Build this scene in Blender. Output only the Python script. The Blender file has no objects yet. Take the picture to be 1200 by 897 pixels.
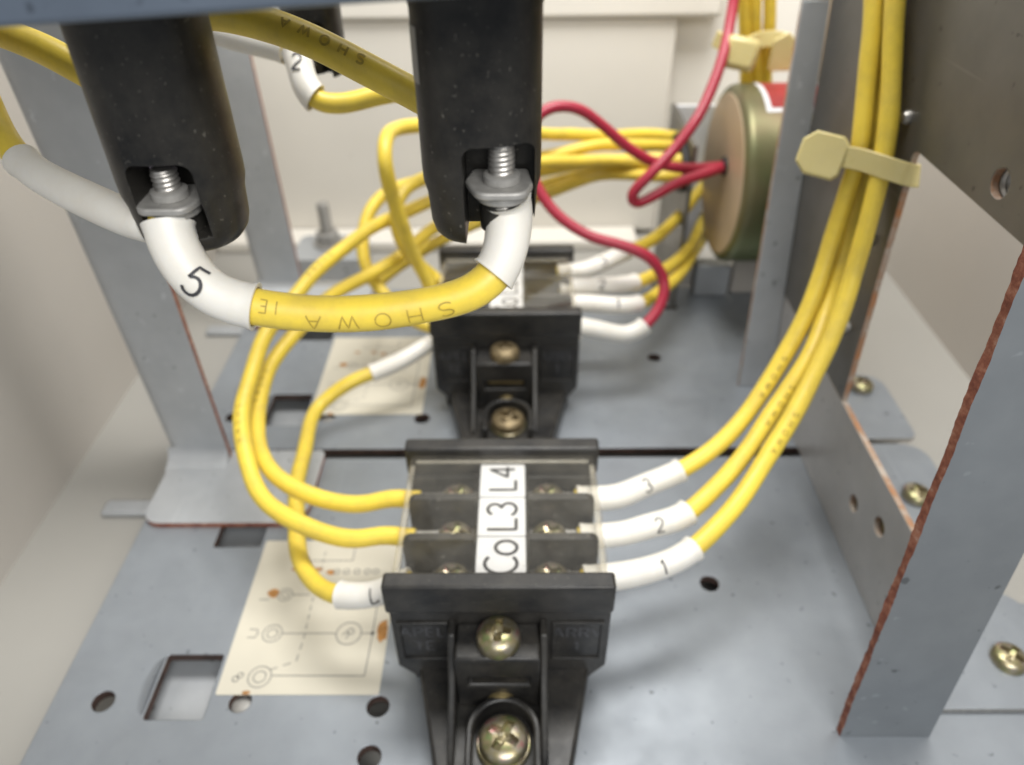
import bpy, bmesh, math, random
from mathutils import Vector, Matrix

# ------------------------------------------------------------------ camera, light, exposure (all lengths below in mm, 1 unit = 1 m)
MM = 0.001
scene = bpy.context.scene
col = scene.collection
random.seed(7)

PITCH, YAW, ROLL = math.radians(38.0), math.radians(0.8), math.radians(-0.8)
fw = Vector((-math.sin(YAW) * math.cos(PITCH), math.cos(YAW) * math.cos(PITCH), -math.sin(PITCH)))
rt = Vector((math.cos(YAW), math.sin(YAW), 0))
up = rt.cross(fw)
rt, up = rt * math.cos(ROLL) + up * math.sin(ROLL), up * math.cos(ROLL) - rt * math.sin(ROLL)
CAM = Vector((0, 0, 157.0))
cd = bpy.data.cameras.new('camera')
cam = bpy.data.objects.new('camera', cd)
col.objects.link(cam)
m = Matrix((rt, up, -fw)).transposed().to_4x4()
m.translation = CAM * MM
cam.matrix_world = m
cd.sensor_fit = 'HORIZONTAL'
cd.sensor_width = 36.0
cd.lens = 36.0 * 879.0 / 1200.0
cd.clip_start = 0.005
cd.clip_end = 20.0
cd.dof.use_dof = True
cd.dof.focus_distance = 0.100
cd.dof.aperture_fstop = 20.0
scene.camera = cam

world = bpy.data.worlds.new('World')
scene.world = world
world.use_nodes = True
wn = world.node_tree.nodes
wn['Background'].inputs['Color'].default_value = (0.91, 0.955, 1.0, 1)
wn['Background'].inputs['Strength'].default_value = 0.40


def area_lamp(name, loc, target, size, power, color):
    d = bpy.data.lights.new(name, 'AREA')
    d.shape = 'RECTANGLE'
    d.size, d.size_y = size[0] * MM, size[1] * MM
    d.energy = power
    d.color = color
    o = bpy.data.objects.new(name, d)
    col.objects.link(o)
    o.location = Vector(loc) * MM
    o.rotation_euler = (Vector(target) - Vector(loc)).to_track_quat('-Z', 'Y').to_euler()
    return o


area_lamp('window_light', (62, -130, 290), (-20, 110, 70), (200, 180), 1.1, (1.0, 0.985, 0.955))
area_lamp('ceiling_light', (45, 205, 410), (45, 335, 50), (220, 150), 2.2, (1.0, 0.98, 0.94))

vs = scene.view_settings
vs.view_transform = 'Standard'
vs.look = 'None'
vs.gamma = 1.0
vs.exposure = 0.0
vs.use_curve_mapping = False


# ------------------------------------------------------------------ materials
def rgb(r, g, b):
    return tuple(((c / 12.92) if c <= 0.04045 else ((c + 0.055) / 1.055) ** 2.4) for c in (r / 255, g / 255, b / 255)) + (1,)


class NT:
    def __init__(self, name):
        self.mat = bpy.data.materials.new(name)
        self.mat.use_nodes = True
        self.t = self.mat.node_tree
        self.n = self.t.nodes
        self.b = self.n['Principled BSDF']
        self.out = self.n['Material Output']
        self.co = self.n.new('ShaderNodeTexCoord').outputs['Object']

    def link(self, a, b):
        self.t.links.new(a, b)

    def noise(self, scale, detail=3, rough=0.55, stretch=None, seed=0.0):
        mp = self.n.new('ShaderNodeMapping')
        self.link(self.co, mp.inputs['Vector'])
        mp.inputs['Location'].default_value = (seed, seed * 0.7, seed * 1.3)
        if stretch:
            mp.inputs['Scale'].default_value = stretch
        t = self.n.new('ShaderNodeTexNoise')
        t.inputs['Scale'].default_value = scale
        t.inputs['Detail'].default_value = detail
        t.inputs['Roughness'].default_value = rough
        self.link(mp.outputs['Vector'], t.inputs['Vector'])
        return t.outputs['Fac']

    def ramp(self, fac, stops):
        r = self.n.new('ShaderNodeValToRGB')
        e = r.color_ramp.elements
        while len(e) < len(stops):
            e.new(0.5)
        for k, (p, c) in enumerate(stops):
            e[k].position = p
            e[k].color = c if len(c) == 4 else tuple(c) + (1,)
        self.link(fac, r.inputs['Fac'])
        return r.outputs['Color']

    def mix(self, fac, a, b, mode='MIX'):
        x = self.n.new('ShaderNodeMix')
        x.data_type = 'RGBA'
        x.blend_type = mode
        for sock, v in ((x.inputs[0], fac), (x.inputs[6], a), (x.inputs[7], b)):
            if isinstance(v, (int, float)):
                sock.default_value = v
            elif isinstance(v, tuple):
                sock.default_value = v
            else:
                self.link(v, sock)
        return x.outputs[2]

    def bump(self, height, strength, dist):
        b = self.n.new('ShaderNodeBump')
        b.inputs['Strength'].default_value = strength
        b.inputs['Distance'].default_value = dist * MM
        self.link(height, b.inputs['Height'])
        self.link(b.outputs['Normal'], self.b.inputs['Normal'])

    def set(self, **k):
        for key, v in k.items():
            s = self.b.inputs[key.replace('_', ' ')]
            if isinstance(v, (int, float, tuple)):
                s.default_value = v
            else:
                self.link(v, s)
        return self.mat


def steel(name, tone, rough=0.42, metallic=0.75, seed=0.0, dark=0.9):
    k = NT(name)
    big = k.noise(26, 4, 0.6, seed=seed)
    spangle = k.noise(190, 3, 0.5, seed=seed + 3)
    brush = k.noise(700, 2, 0.5, (1, 0.06, 1), seed=seed + 5)
    c = k.ramp(big, [(0.3, tuple(x * dark for x in tone)), (0.7, tuple(min(1, x * 1.06) for x in tone))])
    c = k.mix(0.2, c, k.ramp(spangle, [(0.35, (0.72, 0.73, 0.75)), (0.65, (1, 1, 1))]), 'MULTIPLY')
    specks = k.ramp(k.noise(430, 2, 0.4, seed=seed + 9), [(0.70, (0, 0, 0)), (0.76, (1, 1, 1))])
    c = k.mix(specks, c, tuple(x * 0.5 for x in tone) + (1,))
    scr = k.ramp(k.noise(260, 2, 0.5, (1, 0.03, 1), seed=seed + 11), [(0.70, (0, 0, 0)), (0.74, (0.35, 0.35, 0.35))])
    c = k.mix(scr, c, tuple(min(1, x * 1.5) for x in tone) + (1,))
    rr = k.ramp(k.noise(60, 4, 0.6, seed=seed + 1), [(0.25, (rough - 0.1,) * 3), (0.8, (rough + 0.14,) * 3)])
    k.bump(brush, 0.12, 0.05)
    return k.set(Base_Color=c, Metallic=metallic, Roughness=rr)


def rust(name):
    k = NT(name)
    c = k.ramp(k.noise(420, 4, 0.7), [(0.32, (0.13, 0.035, 0.022)), (0.5, (0.25, 0.085, 0.05)), (0.62, (0.36, 0.16, 0.1)), (0.75, (0.42, 0.36, 0.33))])
    k.bump(k.noise(900, 3), 0.6, 0.25)
    return k.set(Base_Color=c, Roughness=0.85, Metallic=0.0)


def edge_steel(name):
    k = NT(name)
    c = k.ramp(k.noise(160, 4, 0.7), [(0.38, (0.45, 0.40, 0.35)), (0.55, (0.36, 0.22, 0.14)), (0.7, (0.42, 0.17, 0.06))])
    return k.set(Base_Color=c, Roughness=0.7, Metallic=0.2)


def paint(name, c0, rough=0.5, seed=0.0):
    k = NT(name)
    c = k.ramp(k.noise(9, 4, 0.6, seed=seed), [(0.3, tuple(x * 0.92 for x in c0)), (0.7, c0)])
    d = k.ramp(k.noise(300, 3, 0.6, seed=seed + 2), [(0.68, (0, 0, 0)), (0.8, (0.35, 0.35, 0.35))])
    c = k.mix(d, c, (0.36, 0.33, 0.29, 1))
    k.bump(k.noise(1200, 2), 0.08, 0.05)
    return k.set(Base_Color=c, Roughness=rough)


def black_plastic(name, tone=0.012, rough=0.42, dust=0.55, seed=0.0, spec=0.5):
    k = NT(name)
    specks = k.ramp(k.noise(1900, 2, 0.5, seed=seed), [(0.67, (0, 0, 0)), (0.78, (dust, dust, dust))])
    film = k.ramp(k.noise(120, 5, 0.7, seed=seed + 4), [(0.35, (0, 0, 0)), (0.8, (0.13, 0.13, 0.13))])
    c = k.mix(specks, (tone, tone, tone * 1.05, 1), (0.32, 0.3, 0.26, 1))
    c = k.mix(film, c, (0.30, 0.27, 0.22, 1))
    rr = k.ramp(k.noise(90, 4, 0.6, seed=seed + 8), [(0.3, (rough - 0.08,) * 3), (0.75, (rough + 0.16,) * 3)])
    k.bump(k.noise(1500, 2), 0.10, 0.05)
    return k.set(Base_Color=c, Roughness=rr, Specular_IOR_Level=spec)


def pvc(name, c0, rough=0.38, sss=0.0, dirt=0.16, dirtc=(0.30, 0.22, 0.08, 1)):
    k = NT(name)
    d = k.ramp(k.noise(150, 5, 0.7), [(0.42, (0, 0, 0)), (0.85, (dirt * 2,) * 3)])
    c = k.mix(d, c0 + (1,), dirtc)
    rr = k.ramp(k.noise(200, 3, 0.6), [(0.3, (rough - 0.06,) * 3), (0.75, (rough + 0.12,) * 3)])
    k.bump(k.noise(300, 4), 0.22, 0.12)
    mt = k.set(Base_Color=c, Roughness=rr)
    if sss:
        k.set(Subsurface_Weight=sss, Subsurface_Scale=0.0008)
        k.b.inputs['Subsurface Radius'].default_value = (1.0, 0.8, 0.5)
    return mt


def chromate(name):
    k = NT(name)
    c = k.ramp(k.noise(330, 3, 0.6), [(0.30, (0.22, 0.28, 0.12)), (0.44, (0.33, 0.28, 0.16)), (0.58, (0.38, 0.35, 0.27)), (0.68, (0.42, 0.21, 0.20))])
    return k.set(Base_Color=c, Metallic=0.85, Roughness=0.34)


def drum_metal(name):
    k = NT(name)
    c = k.ramp(k.noise(24, 3, 0.6, seed=2.2), [(0.35, (0.15, 0.18, 0.08)), (0.55, (0.19, 0.17, 0.09)), (0.7, (0.21, 0.12, 0.085))])
    return k.set(Base_Color=c, Metallic=0.6, Roughness=0.42)


def plain(name, c, rough=0.5, metallic=0.0, amount=0.12, scale=300):
    k = NT(name)
    lo = tuple(x * (1 - amount) for x in c)
    return k.set(Base_Color=k.ramp(k.noise(scale, 3), [(0.3, lo), (0.7, c)]), Roughness=rough, Metallic=metallic)


def clear_plastic(name, lo=0.012, hi=0.045):
    k = NT(name)
    tr = k.n.new('ShaderNodeBsdfTransparent')
    tr.inputs['Color'].default_value = (0.985, 0.98, 0.965, 1)
    gl = k.n.new('ShaderNodeBsdfGlossy')
    gl.inputs['Roughness'].default_value = 0.07
    df = k.n.new('ShaderNodeBsdfDiffuse')
    df.inputs['Color'].default_value = (0.70, 0.66, 0.57, 1)
    fr = k.n.new('ShaderNodeFresnel')
    fr.inputs['IOR'].default_value = 1.6
    m1 = k.n.new('ShaderNodeMixShader')
    geo = k.n.new('ShaderNodeNewGeometry')                    # the sheet is thin: only its outer faces reflect, no total internal reflection
    sub = k.n.new('ShaderNodeMath')
    sub.operation = 'SUBTRACT'
    sub.inputs[0].default_value = 1.0
    k.link(geo.outputs['Backfacing'], sub.inputs[1])
    mul = k.n.new('ShaderNodeMath')
    mul.operation = 'MULTIPLY'
    k.link(fr.outputs[0], mul.inputs[0])
    k.link(sub.outputs[0], mul.inputs[1])
    k.link(mul.outputs[0], m1.inputs[0])
    k.link(tr.outputs[0], m1.inputs[1])
    k.link(gl.outputs[0], m1.inputs[2])
    haze = k.ramp(k.noise(170, 5, 0.7), [(0.3, (lo,) * 3), (0.75, (hi,) * 3)])
    dust = k.ramp(k.noise(900, 2, 0.5), [(0.70, (0, 0, 0)), (0.8, (0.25, 0.25, 0.25))])
    m2 = k.n.new('ShaderNodeMixShader')
    k.link(k.mix(1.0, haze, dust, 'ADD'), m2.inputs[0])
    k.link(m1.outputs[0], m2.inputs[1])
    k.link(df.outputs[0], m2.inputs[2])
    k.link(m2.outputs[0], k.out.inputs['Surface'])
    return k.mat


GALV = (0.46, 0.49, 0.53)
M = dict(
    plate=steel('galvanised_plate', (0.29, 0.315, 0.345), 0.45, 0.5),
    post=steel('galvanised_post', (0.48, 0.50, 0.52), 0.46, 0.45, 4.0),
    flange=steel('galvanised_flange', (0.265, 0.283, 0.298), 0.42, 0.6, 6.0),  # same steel as post, darkened: dark reflections are put into the colour
    tray=steel('galvanised_tray', (0.20, 0.24, 0.30), 0.38, 0.85, 12.0),  # darkened so the colour carries the reflection of dark surroundings
    web=steel('galvanised_web_shaded', (0.17, 0.163, 0.148), 0.40, 0.5, 8.0, 0.7),  # upper part of the side bracket sheet: shade painted into a darker tone
    web_lit=steel('galvanised_web_lit', (0.46, 0.45, 0.44), 0.42, 0.4, 15.0),  # lower part of that sheet: bounce from the plate painted into a lighter tone
    cutedge=plain('brown_cut_edge', (0.085, 0.05, 0.04), 0.8, 0.0, 0.6, 300), rust=rust('rusty_cut_edge'), edge=edge_steel('spotted_cut_edge'),
    wall=paint('beige_enclosure_paint', (0.49, 0.462, 0.425), 0.55),
    floorp=paint('beige_floor_paint', (0.345, 0.335, 0.31), 0.5, 3.0),
    panel=paint('ivory_back_panel_paint', (0.74, 0.71, 0.65), 0.5, 6.0),
    wallb=paint('white_back_wall_paint', (0.86, 0.83, 0.77), 0.5, 9.0),
    black=black_plastic('black_block_plastic', 0.0085, 0.40, 0.3),
    housing=black_plastic('black_housing_plastic', 0.006, 0.36, 0.42, 2.0, 0.32),
    yellow=pvc('yellow_pvc', (0.77, 0.58, 0.066), 0.40, 0.12, 0.24),
    white=pvc('white_sleeve_pvc', (0.70, 0.68, 0.63), 0.42, 0.15, 0.14, (0.5, 0.42, 0.3, 1)),
    red=pvc('red_pvc', (0.36, 0.02, 0.045), 0.36, 0.0, 0.12, (0.2, 0.05, 0.06, 1)),
    chrome=chromate('zinc_chromate'), drum=drum_metal('passivated_drum'),
    drumface=plain('drum_face', (0.56, 0.44, 0.30), 0.5, 0.25, 0.2, 40),
    stud=plain('nickel_stud', (0.50, 0.48, 0.45), 0.38, 0.8, 0.3, 900),
    zinc=plain('dull_zinc', (0.40, 0.39, 0.37), 0.55, 0.5, 0.25, 700),
    tarnish=plain('tarnished_screw', (0.26, 0.20, 0.11), 0.5, 0.6, 0.55, 600),
    brass=plain('old_brass', (0.36, 0.28, 0.13), 0.45, 0.7, 0.4, 500),
    ink=plain('black_ink', (0.03, 0.03, 0.035), 0.6), faded=plain('faded_ink', (0.47, 0.34, 0.045), 0.6, 0, 0.4, 900),
    grey=plain('grey_print', (0.24, 0.235, 0.22), 0.7, 0, 0.3, 900),
    label=plain('label_white', (0.70, 0.71, 0.74), 0.45, 0, 0.06), paper=plain('cream_sticker', (0.60, 0.565, 0.47), 0.6, 0, 0.07, 60),
    stain=plain('rust_stain', (0.50, 0.24, 0.07), 0.8, 0, 0.4, 500),
    nylon=pvc('yellowed_nylon', (0.60, 0.52, 0.24), 0.32, 0.5, 0.1), rubber=plain('black_rubber', (0.014, 0.014, 0.014), 0.6),
    redlab=plain('red_label', (0.36, 0.03, 0.03), 0.5, 0, 0.3, 200), greylab=plain('grey_label', (0.30, 0.29, 0.27), 0.5),
    lilac=plain('torn_lilac_paper', (0.40, 0.34, 0.42), 0.7, 0, 0.7, 900),
    relief=plain('moulded_relief', (0.075, 0.075, 0.08), 0.5, 0, 0.5, 900),
    clear=clear_plastic('clear_cover_plastic'), frosted=clear_plastic('dusty_cover_side', 0.16, 0.30),
)


# ------------------------------------------------------------------ mesh helpers (mm in, metres out)
class MB:
    def __init__(self):
        self.v, self.f, self.mi = [], [], []

    def add(self, vs, fs, mi=0):
        o = len(self.v)
        self.v += [tuple(p) for p in vs]
        self.f += [tuple(i + o for i in f) for f in fs]
        self.mi += [mi] * len(fs)
        return self

    def box(self, x0, x1, y0, y1, z0, z1, mi=0):
        vs = [(x, y, z) for z in (z0, z1) for y in (y0, y1) for x in (x0, x1)]
        return self.add(vs, [(0, 2, 3, 1), (4, 5, 7, 6), (0, 1, 5, 4), (2, 6, 7, 3), (0, 4, 6, 2), (1, 3, 7, 5)], mi)

    def prism(self, poly, axis, a, b, mi=0):
        """poly in the two other axes (cyclic order), swept along axis from a to b."""
        n = len(poly)

        def pt(p, t):
            return {'x': (t, p[0], p[1]), 'y': (p[0], t, p[1]), 'z': (p[0], p[1], t)}[axis]
        vs = [pt(p, a) for p in poly] + [pt(p, b) for p in poly]
        fs = [tuple(range(n - 1, -1, -1)), tuple(range(n, 2 * n))]
        fs += [(i, (i + 1) % n, n + (i + 1) % n, n + i) for i in range(n)]
        return self.add(vs, fs, mi)

    def lathe(self, prof, seg=32, mi=0, tr=None):
        """prof: (radius, z) pairs round the z axis; closed with caps where radius > 0 at the ends."""
        tr = tr or (lambda p: p)
        vs, fs = [], []
        for r, z in prof:
            for i in range(seg):
                a = 2 * math.pi * i / seg
                vs.append(tr((r * math.cos(a), r * math.sin(a), z)))
        for k in range(len(prof) - 1):
            for i in range(seg):
                j = (i + 1) % seg
                fs.append((k * seg + i, k * seg + j, (k + 1) * seg + j, (k + 1) * seg + i))
        fs.append(tuple(range(seg - 1, -1, -1)))
        fs.append(tuple((len(prof) - 1) * seg + i for i in range(seg)))
        return self.add(vs, fs, mi)

    def build(self, name, mats, parent=None, bevel=0.0, seg=2, smooth=True, angle=35):
        me = bpy.data.meshes.new(name)
        me.from_pydata([(p[0] * MM, p[1] * MM, p[2] * MM) for p in self.v], [], self.f)
        mats = mats if isinstance(mats, (list, tuple)) else [mats]
        for mt in mats:
            me.materials.append(M[mt])
        bm = bmesh.new()
        bm.from_mesh(me)
        for f, i in zip(bm.faces, self.mi):
            f.material_index = i
        bmesh.ops.recalc_face_normals(bm, faces=bm.faces)
        bm.to_mesh(me)
        bm.free()
        return link(name, me, parent, bevel, seg, smooth, angle)


def link(name, me, parent=None, bevel=0.0, seg=2, smooth=True, angle=35):
    if smooth:
        me.polygons.foreach_set('use_smooth', [True] * len(me.polygons))
        me.set_sharp_from_angle(angle=math.radians(angle))
    o = bpy.data.objects.new(name, me)
    col.objects.link(o)
    o.parent = parent
    if bevel:
        b = o.modifiers.new('bevel', 'BEVEL')
        b.width = bevel * MM
        b.segments = seg
        b.limit_method = 'ANGLE'
        b.angle_limit = math.radians(40)
        b.harden_normals = False
    return o


def tag(o, label, cat, group=None):
    o['label'], o['category'] = label, cat
    if group:
        o['group'] = group
    return o


def thing(name, label, cat, loc=(0, 0, 0), group=None):
    o = bpy.data.objects.new(name, None)
    o.empty_display_size = 0.005
    col.objects.link(o)
    o.location = Vector(loc) * MM
    return tag(o, label, cat, group)


def copy_tree(o, parent=None, dy=0.0):
    c = o.copy()
    col.objects.link(c)
    c.parent = parent
    for ch in list(o.children):
        copy_tree(ch, c)
    return c


def struct(o):
    o['kind'] = 'structure'
    return o


def circle(cx, cy, r, n=24, a0=0.0):
    return [(cx + r * math.cos(a0 + 2 * math.pi * i / n), cy + r * math.sin(a0 + 2 * math.pi * i / n)) for i in range(n)]


def rounded(poly, rad, n=5):
    """round the corners of a polygon; rad is one radius or one for each corner."""
    out = []
    k = len(poly)
    for i in range(k):
        r = rad[i] if isinstance(rad, (list, tuple)) else rad
        p0, p, p1 = (Vector(poly[(i - 1) % k]), Vector(poly[i]), Vector(poly[(i + 1) % k]))
        if r <= 0:
            out.append(tuple(p))
            continue
        a, b = (p0 - p).normalized(), (p1 - p).normalized()
        half = a.angle(b) / 2
        t = min(r / math.tan(half), (p0 - p).length * 0.49, (p1 - p).length * 0.49)
        r = t * math.tan(half)
        c = p + (a + b).normalized() * (r / math.sin(half))
        s, e = p + a * t - c, p + b * t - c
        ang = s.angle_signed(e)
        for j in range(n + 1):
            th = -ang * j / n
            out.append((c.x + s.x * math.cos(th) - s.y * math.sin(th), c.y + s.x * math.sin(th) + s.y * math.cos(th)))
    return out


def rect(x0, x1, y0, y1):
    return [(x0, y0), (x1, y0), (x1, y1), (x0, y1)]


def sheet(name, outline, holes, axis, a, b, mats, parent=None, bevel=0.0):
    """flat sheet with real holes: outline and holes are 2-D loops, swept along axis from a to b; mats = [face, edge]."""
    def pt(p, t):
        q = {'x': (t, p[0], p[1]), 'y': (p[0], t, p[1]), 'z': (p[0], p[1], t)}[axis]
        return Vector(q) * MM
    bm = bmesh.new()
    loops = [outline] + list(holes)
    rings = []
    for t in (a, b):
        row = []
        edges = []
        for lp in loops:
            vsn = [bm.verts.new(pt(p, t)) for p in lp]
            edges += [bm.edges.new((vsn[i], vsn[(i + 1) % len(vsn)])) for i in range(len(vsn))]
            row.append(vsn)
        bmesh.ops.triangle_fill(bm, edges=edges, use_beauty=True, use_dissolve=False)
        rings.append(row)
    caps = set(bm.faces)
    for r0, r1 in zip(*rings):
        for i in range(len(r0)):
            j = (i + 1) % len(r0)
            bm.faces.new((r0[i], r0[j], r1[j], r1[i]))
    for f in bm.faces:
        f.material_index = 0 if f in caps or len(mats) == 1 else 1
    bmesh.ops.recalc_face_normals(bm, faces=bm.faces)
    me = bpy.data.meshes.new(name)
    bm.to_mesh(me)
    bm.free()
    for mt in mats:
        me.materials.append(M[mt])
    return link(name, me, parent, bevel)


def cut(o, cutters):
    """boolean difference, applied; the cutters are removed again."""
    for c in cutters:
        md = o.modifiers.new('cut', 'BOOLEAN')
        md.operation = 'DIFFERENCE'
        md.solver = 'EXACT'
        md.object = c
    bpy.context.view_layer.update()
    dg = bpy.context.evaluated_depsgraph_get()
    me = bpy.data.meshes.new_from_object(o.evaluated_get(dg))
    o.modifiers.clear()
    o.data = me
    for c in cutters:
        bpy.data.objects.remove(c, do_unlink=True)
    me.polygons.foreach_set('use_smooth', [True] * len(me.polygons))
    me.set_sharp_from_angle(angle=math.radians(35))
    return o


# ---- wires: smooth paths with frames
def spline(pts, step=1.0):
    P = [Vector(p) for p in pts]
    P = [P[0] * 2 - P[1]] + P + [P[-1] * 2 - P[-2]]
    out = []
    for i in range(1, len(P) - 2):
        p0, p1, p2, p3 = P[i - 1:i + 3]
        # centripetal Catmull-Rom
        t0 = 0.0
        t1 = t0 + max((p1 - p0).length, 1e-4) ** 0.5
        t2 = t1 + max((p2 - p1).length, 1e-4) ** 0.5
        t3 = t2 + max((p3 - p2).length, 1e-4) ** 0.5
        n = max(2, int((p2 - p1).length / step))
        for j in range(n):
            t = t1 + (t2 - t1) * j / n
            A1 = p0 * ((t1 - t) / (t1 - t0)) + p1 * ((t - t0) / (t1 - t0))
            A2 = p1 * ((t2 - t) / (t2 - t1)) + p2 * ((t - t1) / (t2 - t1))
            A3 = p2 * ((t3 - t) / (t3 - t2)) + p3 * ((t - t2) / (t3 - t2))
            B1 = A1 * ((t2 - t) / (t2 - t0)) + A2 * ((t - t0) / (t2 - t0))
            B2 = A2 * ((t3 - t) / (t3 - t1)) + A3 * ((t - t1) / (t3 - t1))
            out.append(B1 * ((t2 - t) / (t2 - t1)) + B2 * ((t - t1) / (t2 - t1)))
    out.append(P[-2])
    for _ in range(6):                                       # a stiff wire has no kinks
        out = [out[0]] + [(out[i - 1] + out[i] * 2 + out[i + 1]) / 4 for i in range(1, len(out) - 1)] + [out[-1]]
    return out


class Path:
    def __init__(self, pts, step=1.0):
        self.p = spline(pts, step)
        self.s = [0.0]
        for a, b in zip(self.p, self.p[1:]):
            self.s.append(self.s[-1] + (b - a).length)
        self.len = self.s[-1]

    def wander(self, seed, amp=0.22):
        # hand-bent wire: slow, slight deviations that die out at the ends
        r = random.Random(seed)
        ph = [[(r.uniform(7, 26), r.uniform(0, 6.28)) for _ in range(3)] for _ in range(3)]
        for i in range(len(self.p)):
            s = self.s[i]
            f = min(1.0, s / 25, (self.len - s) / 25) * amp / 3
            self.p[i] = self.p[i] + Vector([sum(math.sin(s / w * 2 + q) for w, q in ax) for ax in ph]) * f

    def at(self, s):
        s = min(max(s, 0.0), self.len)
        lo, hi = 0, len(self.s) - 1
        while hi - lo > 1:
            mid = (lo + hi) // 2
            if self.s[mid] <= s:
                lo = mid
            else:
                hi = mid
        f = (s - self.s[lo]) / max(self.s[hi] - self.s[lo], 1e-6)
        return self.p[lo].lerp(self.p[hi], f)

    def tan(self, s):
        return (self.at(s + 0.6) - self.at(s - 0.6)).normalized()

    def near(self, q):
        q = Vector(q)
        return min(range(len(self.p)), key=lambda i: (self.p[i] - q).length)


def tube(path, s0, s1, radius, seg=14, step=1.0, hollow=0.0, mb=None, mi=0):
    """tube along path between two arc lengths; radius may be a function of (s - s0)/(s1 - s0); hollow = wall thickness."""
    mb = mb or MB()
    n = max(2, int((s1 - s0) / step))
    ref = None
    rings = []
    for k in range(n + 1):
        t = k / n
        s = s0 + (s1 - s0) * t
        T = path.tan(s)
        if ref is None:
            ref = T.orthogonal().normalized()
        ref = (ref - T * ref.dot(T)).normalized()
        rings.append((path.at(s), ref.copy(), T.cross(ref), radius(t) if callable(radius) else radius))

    def ring(c, a, b, r):
        return [c + a * (r * math.cos(2 * math.pi * i / seg)) + b * (r * math.sin(2 * math.pi * i / seg)) for i in range(seg)]
    vs = [p for (c, a, b, r) in rings for p in ring(c, a, b, r)]
    fs = []
    for k in range(n):
        for i in range(seg):
            j = (i + 1) % seg
            fs.append((k * seg + i, k * seg + j, (k + 1) * seg + j, (k + 1) * seg + i))
    if hollow:
        o = len(vs)
        inner = (0, min(2, n), max(n - 2, 0), n)
        for k in inner:
            c, a, b, r = rings[k]
            vs += ring(c, a, b, r - hollow)
        for i in range(seg):
            j = (i + 1) % seg
            fs.append((i, o + i, o + j, j))
            fs.append((o + i, o + seg + i, o + seg + j, o + j))
            fs.append((o + 2 * seg + i, o + 3 * seg + i, o + 3 * seg + j, o + 2 * seg + j))
            e = n * seg
            fs.append((e + i, e + j, o + 3 * seg + j, o + 3 * seg + i))
    else:
        fs.append(tuple(range(seg - 1, -1, -1)))
        fs.append(tuple(n * seg + i for i in range(seg)))
    return mb.add(vs, fs, mi)


# ---- stroke lettering: polylines on a unit-high box, laid on a surface as thin ribbons
def arc(cx, cy, rx, ry, a0, a1, n=12):
    return [(cx + rx * math.cos(math.radians(a0 + (a1 - a0) * i / n)), cy + ry * math.sin(math.radians(a0 + (a1 - a0) * i / n))) for i in range(n + 1)]


GLYPH = {
    '1': (0.35, [[(0.02, 0.78), (0.2, 1.0), (0.2, 0.0)]]),
    '2': (0.62, [arc(0.3, 0.7, 0.27, 0.3, 165, -30, 12) + [(0.03, 0.0), (0.6, 0.0)]]),
    '3': (0.6, [arc(0.27, 0.75, 0.25, 0.25, 160, -80, 10) + arc(0.27, 0.26, 0.29, 0.27, 75, -160, 12)]),
    '4': (0.62, [[(0.45, 0.0), (0.45, 1.0), (0.02, 0.3), (0.6, 0.3)]]),
    '5': (0.6, [[(0.54, 1.0), (0.1, 1.0), (0.06, 0.55)] + arc(0.28, 0.32, 0.28, 0.32, 130, -150, 12)]),
    '7': (0.58, [[(0.03, 0.86), (0.03, 1.0), (0.55, 1.0), (0.2, 0.0)]]),
    '8': (0.6, [arc(0.28, 0.75, 0.22, 0.25, -90, 270, 16), arc(0.28, 0.25, 0.27, 0.25, 90, 450, 16)]),
    'S': (0.7, [arc(0.32, 0.75, 0.28, 0.25, 30, 270, 10) + arc(0.32, 0.25, 0.3, 0.25, 90, -150, 10)]),
    'H': (0.72, [[(0.05, 0), (0.05, 1)], [(0.65, 0), (0.65, 1)], [(0.05, 0.5), (0.65, 0.5)]]),
    'O': (0.78, [arc(0.38, 0.5, 0.34, 0.5, 0, 360, 20)]),
    'W': (0.95, [[(0.02, 1), (0.24, 0), (0.46, 0.9), (0.68, 0), (0.9, 1)]]),
    'A': (0.72, [[(0.02, 0), (0.35, 1), (0.68, 0)], [(0.14, 0.35), (0.56, 0.35)]]),
    'E': (0.6, [[(0.55, 1), (0.05, 1), (0.05, 0), (0.55, 0)], [(0.05, 0.5), (0.45, 0.5)]]),
    'I': (0.2, [[(0.1, 0), (0.1, 1)]]),
    'L': (0.6, [[(0.06, 1), (0.06, 0), (0.56, 0)]]),
    'C': (0.78, [arc(0.42, 0.5, 0.38, 0.5, 48, 312, 18)]),
    'o': (0.62, [arc(0.3, 0.34, 0.27, 0.34, 0, 360, 18)]),
    'R': (0.68, [[(0.06, 0), (0.06, 1)] + [(0.35, 1)] + arc(0.35, 0.75, 0.25, 0.25, 90, -90, 8) + [(0.06, 0.5)], [(0.32, 0.5), (0.64, 0)]]),
    'V': (0.7, [[(0.02, 1), (0.34, 0), (0.66, 1)]]),
    'P': (0.64, [[(0.06, 0), (0.06, 1), (0.35, 1)] + arc(0.35, 0.74, 0.25, 0.26, 90, -90, 8) + [(0.06, 0.48)]]),
    'T': (0.66, [[(0.02, 1), (0.64, 1)], [(0.33, 1), (0.33, 0)]]),
    'U': (0.66, [[(0.06, 1), (0.06, 0.3)] + arc(0.33, 0.3, 0.27, 0.3, 180, 360, 10) + [(0.6, 1)]]),
    ' ': (0.5, []),
}


def text_strokes(txt, h, x=0.0, y=0.0, wide=1.0, gap=0.16):
    """strokes of a line of text of height h, centred on (x, y)."""
    total = sum(GLYPH[c][0] * wide + gap for c in txt) - gap
    u = -total / 2
    out = []
    for c in txt:
        w, st = GLYPH[c]
        for s in st:
            out.append([(x + (u + p[0] * wide) * h, y + (p[1] - 0.5) * h) for p in s])
        u += w * wide + gap
    return out


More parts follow.
